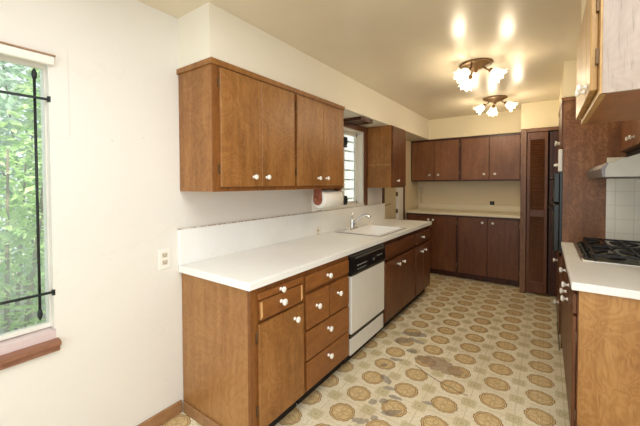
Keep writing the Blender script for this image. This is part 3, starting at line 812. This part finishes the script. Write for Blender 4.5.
obj('filler_board', B(2.33, XR - .002, 1.37, 2.2485, 1.588, 1.634), 'shadow', r)
for y0, y1, k in ((1.815, 2.25, 1.86), (1.37, 1.805, 1.76)):
    q = obj('door', B(2.292, 2.3095, y0, y1, 1.645, 2.085, .003), 'back', r); knob(q, (2.292, k, 1.70), (-1, 0, 0), .9)
UX = 1.966; uz = 1.690; uy0, uy1 = .245, .915
r = thing('wall_cabinet', 'deep wall cabinet hanging at top right, closest to the camera on the right', 'cabinet', (UX, uy0, uz))
bm = bm_new(); box(bm, UX + .018, XR - .002, uy0 + .016, uy1, uz + .02, 2.095); obj('carcass', bm, 'panel', r)
obj('bottom_panel', B(UX + .018, XR - .002, uy0 + .016, uy1, uz, uz + .02), 'honey_h', r)
obj('end_panel', B(UX + .006, XR - .002, uy0, uy0 + .0158, uz, 2.095), 'glare', r, 'end panel with window glare in its colour')
obj('face_frame', B(UX, UX + .018, uy0 + .002, uy1, uz, 2.095), 'lit_face', r)
q = obj('door', B(UX - .0205, UX - G, uy0 + .045, .428, uz + .022, 2.085, .003), 'lit_face', r); knob(q, (UX - .0205, .395, uz + .06), (-1, 0, 0), .9)
for z in (uz + .13, 1.99): hinge(q, UX - G, uy0 + .034, z, -1)
q = obj('door', B(UX - .0205, UX - G,   .432, uy1 - .008, uz + .022, 2.085, .003), 'lit_face', r); knob(q, (UX - .0205, .475, uz + .06), (-1, 0, 0), .9)

# ------------------------------------------------------------------ ceiling lights
def tulip(o, d, sz=1.):
    """fluted bell shade opening along d"""
    o = Vector(o); d = Vector(d).normalized(); a = d.orthogonal().normalized(); b = d.cross(a)
    prof = [(.018, 0), (.030, .012), (.040, .035), (.042, .058), (.047, .078), (.060, .094)]
    bm = bm_new(); n = 32; rings = []
    for i, (rr, h) in enumerate(prof):
        ring = []
        for k in range(n):
            t = 2 * PI * k / n; fl = 1 + (.02 + .10 * (i / 5) ** 3) * math.cos(8 * t)
            ring.append(bm.verts.new(o + d * (h + .008 * (i / 5) ** 3 * math.cos(8 * t)) * sz + (a * math.cos(t) + b * math.sin(t)) * rr * fl * sz))
        rings.append(ring)
    fs = []
    for p, q in zip(rings, rings[1:]):
        for k in range(n): fs.append(bm.faces.new((p[k], p[(k + 1) % n], q[(k + 1) % n], q[k])))
    fs.append(bm.faces.new(rings[0]))
    for f in fs: f.smooth = True
    bmesh.ops.recalc_face_normals(bm, faces=fs)
    return bm
LE = 3.4
def ceiling_light(x, y, label, angs):
    r = thing('ceiling_light', label, 'ceiling light', (x, y, CE), 'bronze ceiling lights with flower-shaped glass shades')
    bm = lathe(bm_new(), [(0, 0), (.125, 0), (.130, .006), (.118, .014), (.112, .012), (.095, .024), (.07, .03), (.05, .045), (.02, .052), (.012, .07), (0, .074)], (x, y, CE - .0005), (0, 0, -1), 32)
    obj('canopy', bm, 'bronze', r)
    for a in angs:
        c, s = math.cos(a), math.sin(a)
        P = lambda rr, z: (x + c * rr, y + s * rr, CE - z)
        arm = obj('arm', tube(bm_new(), [P(.055, .03), P(.075, .055), P(.095, .066), P(.108, .070)], .007, 8), 'bronze', r)
        dv = Vector((c * .80, s * .80, -.62)).normalized(); o = Vector(P(.106, .070))
        obj('socket_cup', lathe(bm_new(), [(0, -.006), (.016, -.006), (.021, .006), (.021, .016), (0, .016)], o, dv, 14), 'bronze', arm)
        sh = obj('glass_shade', tulip(o + dv * .012, dv), 'shade', r)
        obj('bulb', lathe(bm_new(), [(0, .018), (.012, .02), (.022, .045), (.024, .062), (.016, .08), (0, .086)], o, dv, 14), 'bulb', sh)
        l = bpy.data.lights.new('lamp_glow', 'POINT'); l.energy = LE; l.color = (1, .82, .58); l.shadow_soft_size = .045
        lo = bpy.data.objects.new('lamp_glow', l); COL.objects.link(lo); lo.location = o + dv * .15 + Vector((0, 0, -.09))
ceiling_light(1.338, 1.866, 'nearer of the two bronze ceiling lights with lit flower-shaped glass shades', (R(5), R(125), R(245)))
ceiling_light(1.327, 3.194, 'farther of the two bronze ceiling lights with lit flower-shaped glass shades', (R(190), R(105), R(0)))

# ------------------------------------------------------------------ outside
tag(obj('garden_ground', B(-9, -.14, -6, 9, -.5, -.42), 'ground'), 'bare ground outside the windows', 'ground', kind='structure')
tag(obj('neighbour_wall', B(-2.4, -2.25, 2.1, 9, -.42, 4.2), 'stucco'), 'white outside wall seen through the window over the sink', 'wall', kind='structure')
def leaves(bm, n, c, rad, sz, rnd):
    for _ in range(n):
        while True:
            p = Vector((rnd.uniform(-1, 1), rnd.uniform(-1, 1), rnd.uniform(-1, 1)))
            if p.length < 1: break
        p = Vector((c[0] + p.x * rad[0], c[1] + p.y * rad[1], c[2] + p.z * rad[2]))
        d = Vector((rnd.uniform(-1, 1), rnd.uniform(-1, 1), rnd.uniform(-.9, .5))).normalized()
        s = d.cross(Vector((rnd.uniform(-.4, .4), rnd.uniform(-.4, .4), 1))).normalized(); L = sz * rnd.uniform(.6, 1.3); w = L * .30
        nrm = s.cross(d)
        v = [bm.verts.new(q) for q in (p, p + d * L * .45 + s * w + nrm * L * .05, p + d * L, p + d * L * .45 - s * w + nrm * L * .05)]
        bm.faces.new((v[0], v[1], v[2])); bm.faces.new((v[0], v[2], v[3]))
rnd = random.Random(3)
for (x, y, h, rad, mat, n, sz, lab) in (
        (-1.05, -.62, 1.9, .40, 'leaf', 2200, .075, 'bright green leafy shrub right outside the left window'),
        (-2.1, .25, 3.3, .58, 'leaf', 3600, .10, 'tall pale green shrub behind the shrub outside the left window'),
        (-3.7, .1, 4.2, .95, 'leaf2', 4200, .15, 'pale tree farthest from the left window, behind the shrubs'),
        (-2.25, -1.1, 3.3, .60, 'leaf2', 3200, .11, 'grey-green tall bush at the left edge of the left window')):
    t = thing('shrub', lab, 'shrub', (x, y, -.42))
    bm = bm_new(); leaves(bm, n, (x, y, h * .5 - .1), (rad, rad, h * .55), sz, rnd); obj('foliage', bm, mat, t)
    bm = bm_new()
    for k in range(7):
        a = k * 2.4; tube(bm, [(x, y, -.42), (x + .15 * math.cos(a), y + .15 * math.sin(a), h * .3), (x + rad * .7 * math.cos(a), y + rad * .7 * math.sin(a), h * .85)], [.02, .014, .006], 6)
    obj('stem', bm, 'stem', t)

# ------------------------------------------------------------------ light and camera
W = bpy.data.worlds.new('sky'); S.world = W; W.use_nodes = True
bg = W.node_tree.nodes['Background']; bg.inputs[0].default_value = (.90, .96, 1.0, 1); bg.inputs[1].default_value = 1.35
sun = bpy.data.lights.new('sun', 'SUN'); sun.energy = 8.0; sun.angle = R(3); sun.color = (1, .96, .88)
so = bpy.data.objects.new('sun', sun); COL.objects.link(so); so.rotation_euler = (R(8), R(24), 0)
def area(name, loc, rot, sx, sy, e, c):
    l = bpy.data.lights.new(name, 'AREA'); l.shape = 'RECTANGLE'; l.size = sx; l.size_y = sy; l.energy = e; l.color = c
    o = bpy.data.objects.new(name, l); COL.objects.link(o); o.location = loc; o.rotation_euler = rot
area('rear_fill_light', (2.2, -2.5, 1.7), (R(86), 0, 0), 3.2, 1.4, 18, (.95, .98, 1))  # added fill behind the camera, in place of daylight from there

area('overhead_fill_light', (1.7, -.75, 2.385), (0, 0, 0), 1.7, 1.2, 36, (.97, .99, 1))  # added overhead fill to brighten counter and floor, no actual fixture

v = dict(f=320.844, yaw=35.1613, pitch=1.3606, roll=-.2203, py=190.94)
yaw, pit, rol = R(v['yaw']), R(v['pitch']), R(v['roll'])
fw = Vector((-math.sin(yaw) * math.cos(pit), math.cos(yaw) * math.cos(pit), -math.sin(pit)))
rt = Vector((math.cos(yaw), math.sin(yaw), 0)); up = rt.cross(fw)
r2 = rt * math.cos(rol) + up * math.sin(rol); u2 = up * math.cos(rol) - rt * math.sin(rol)
cam = bpy.data.cameras.new('camera'); co = bpy.data.objects.new('camera', cam); COL.objects.link(co)
co.matrix_world = Matrix(((r2.x, u2.x, -fw.x, 1.8293), (r2.y, u2.y, -fw.y, -1.1119), (r2.z, u2.z, -fw.z, 1.407), (0, 0, 0, 1)))
cam.sensor_width = 36; cam.lens = v['f'] / 640 * 36; cam.shift_y = -(213 - v['py']) / 640; cam.clip_start = .02
S.camera = co
S.view_settings.view_transform = 'Standard'; S.view_settings.look = 'None'; S.view_settings.exposure = 0.0
S.cycles.max_bounces = 10; S.cycles.diffuse_bounces = 6; S.cycles.sample_clamp_indirect = 8
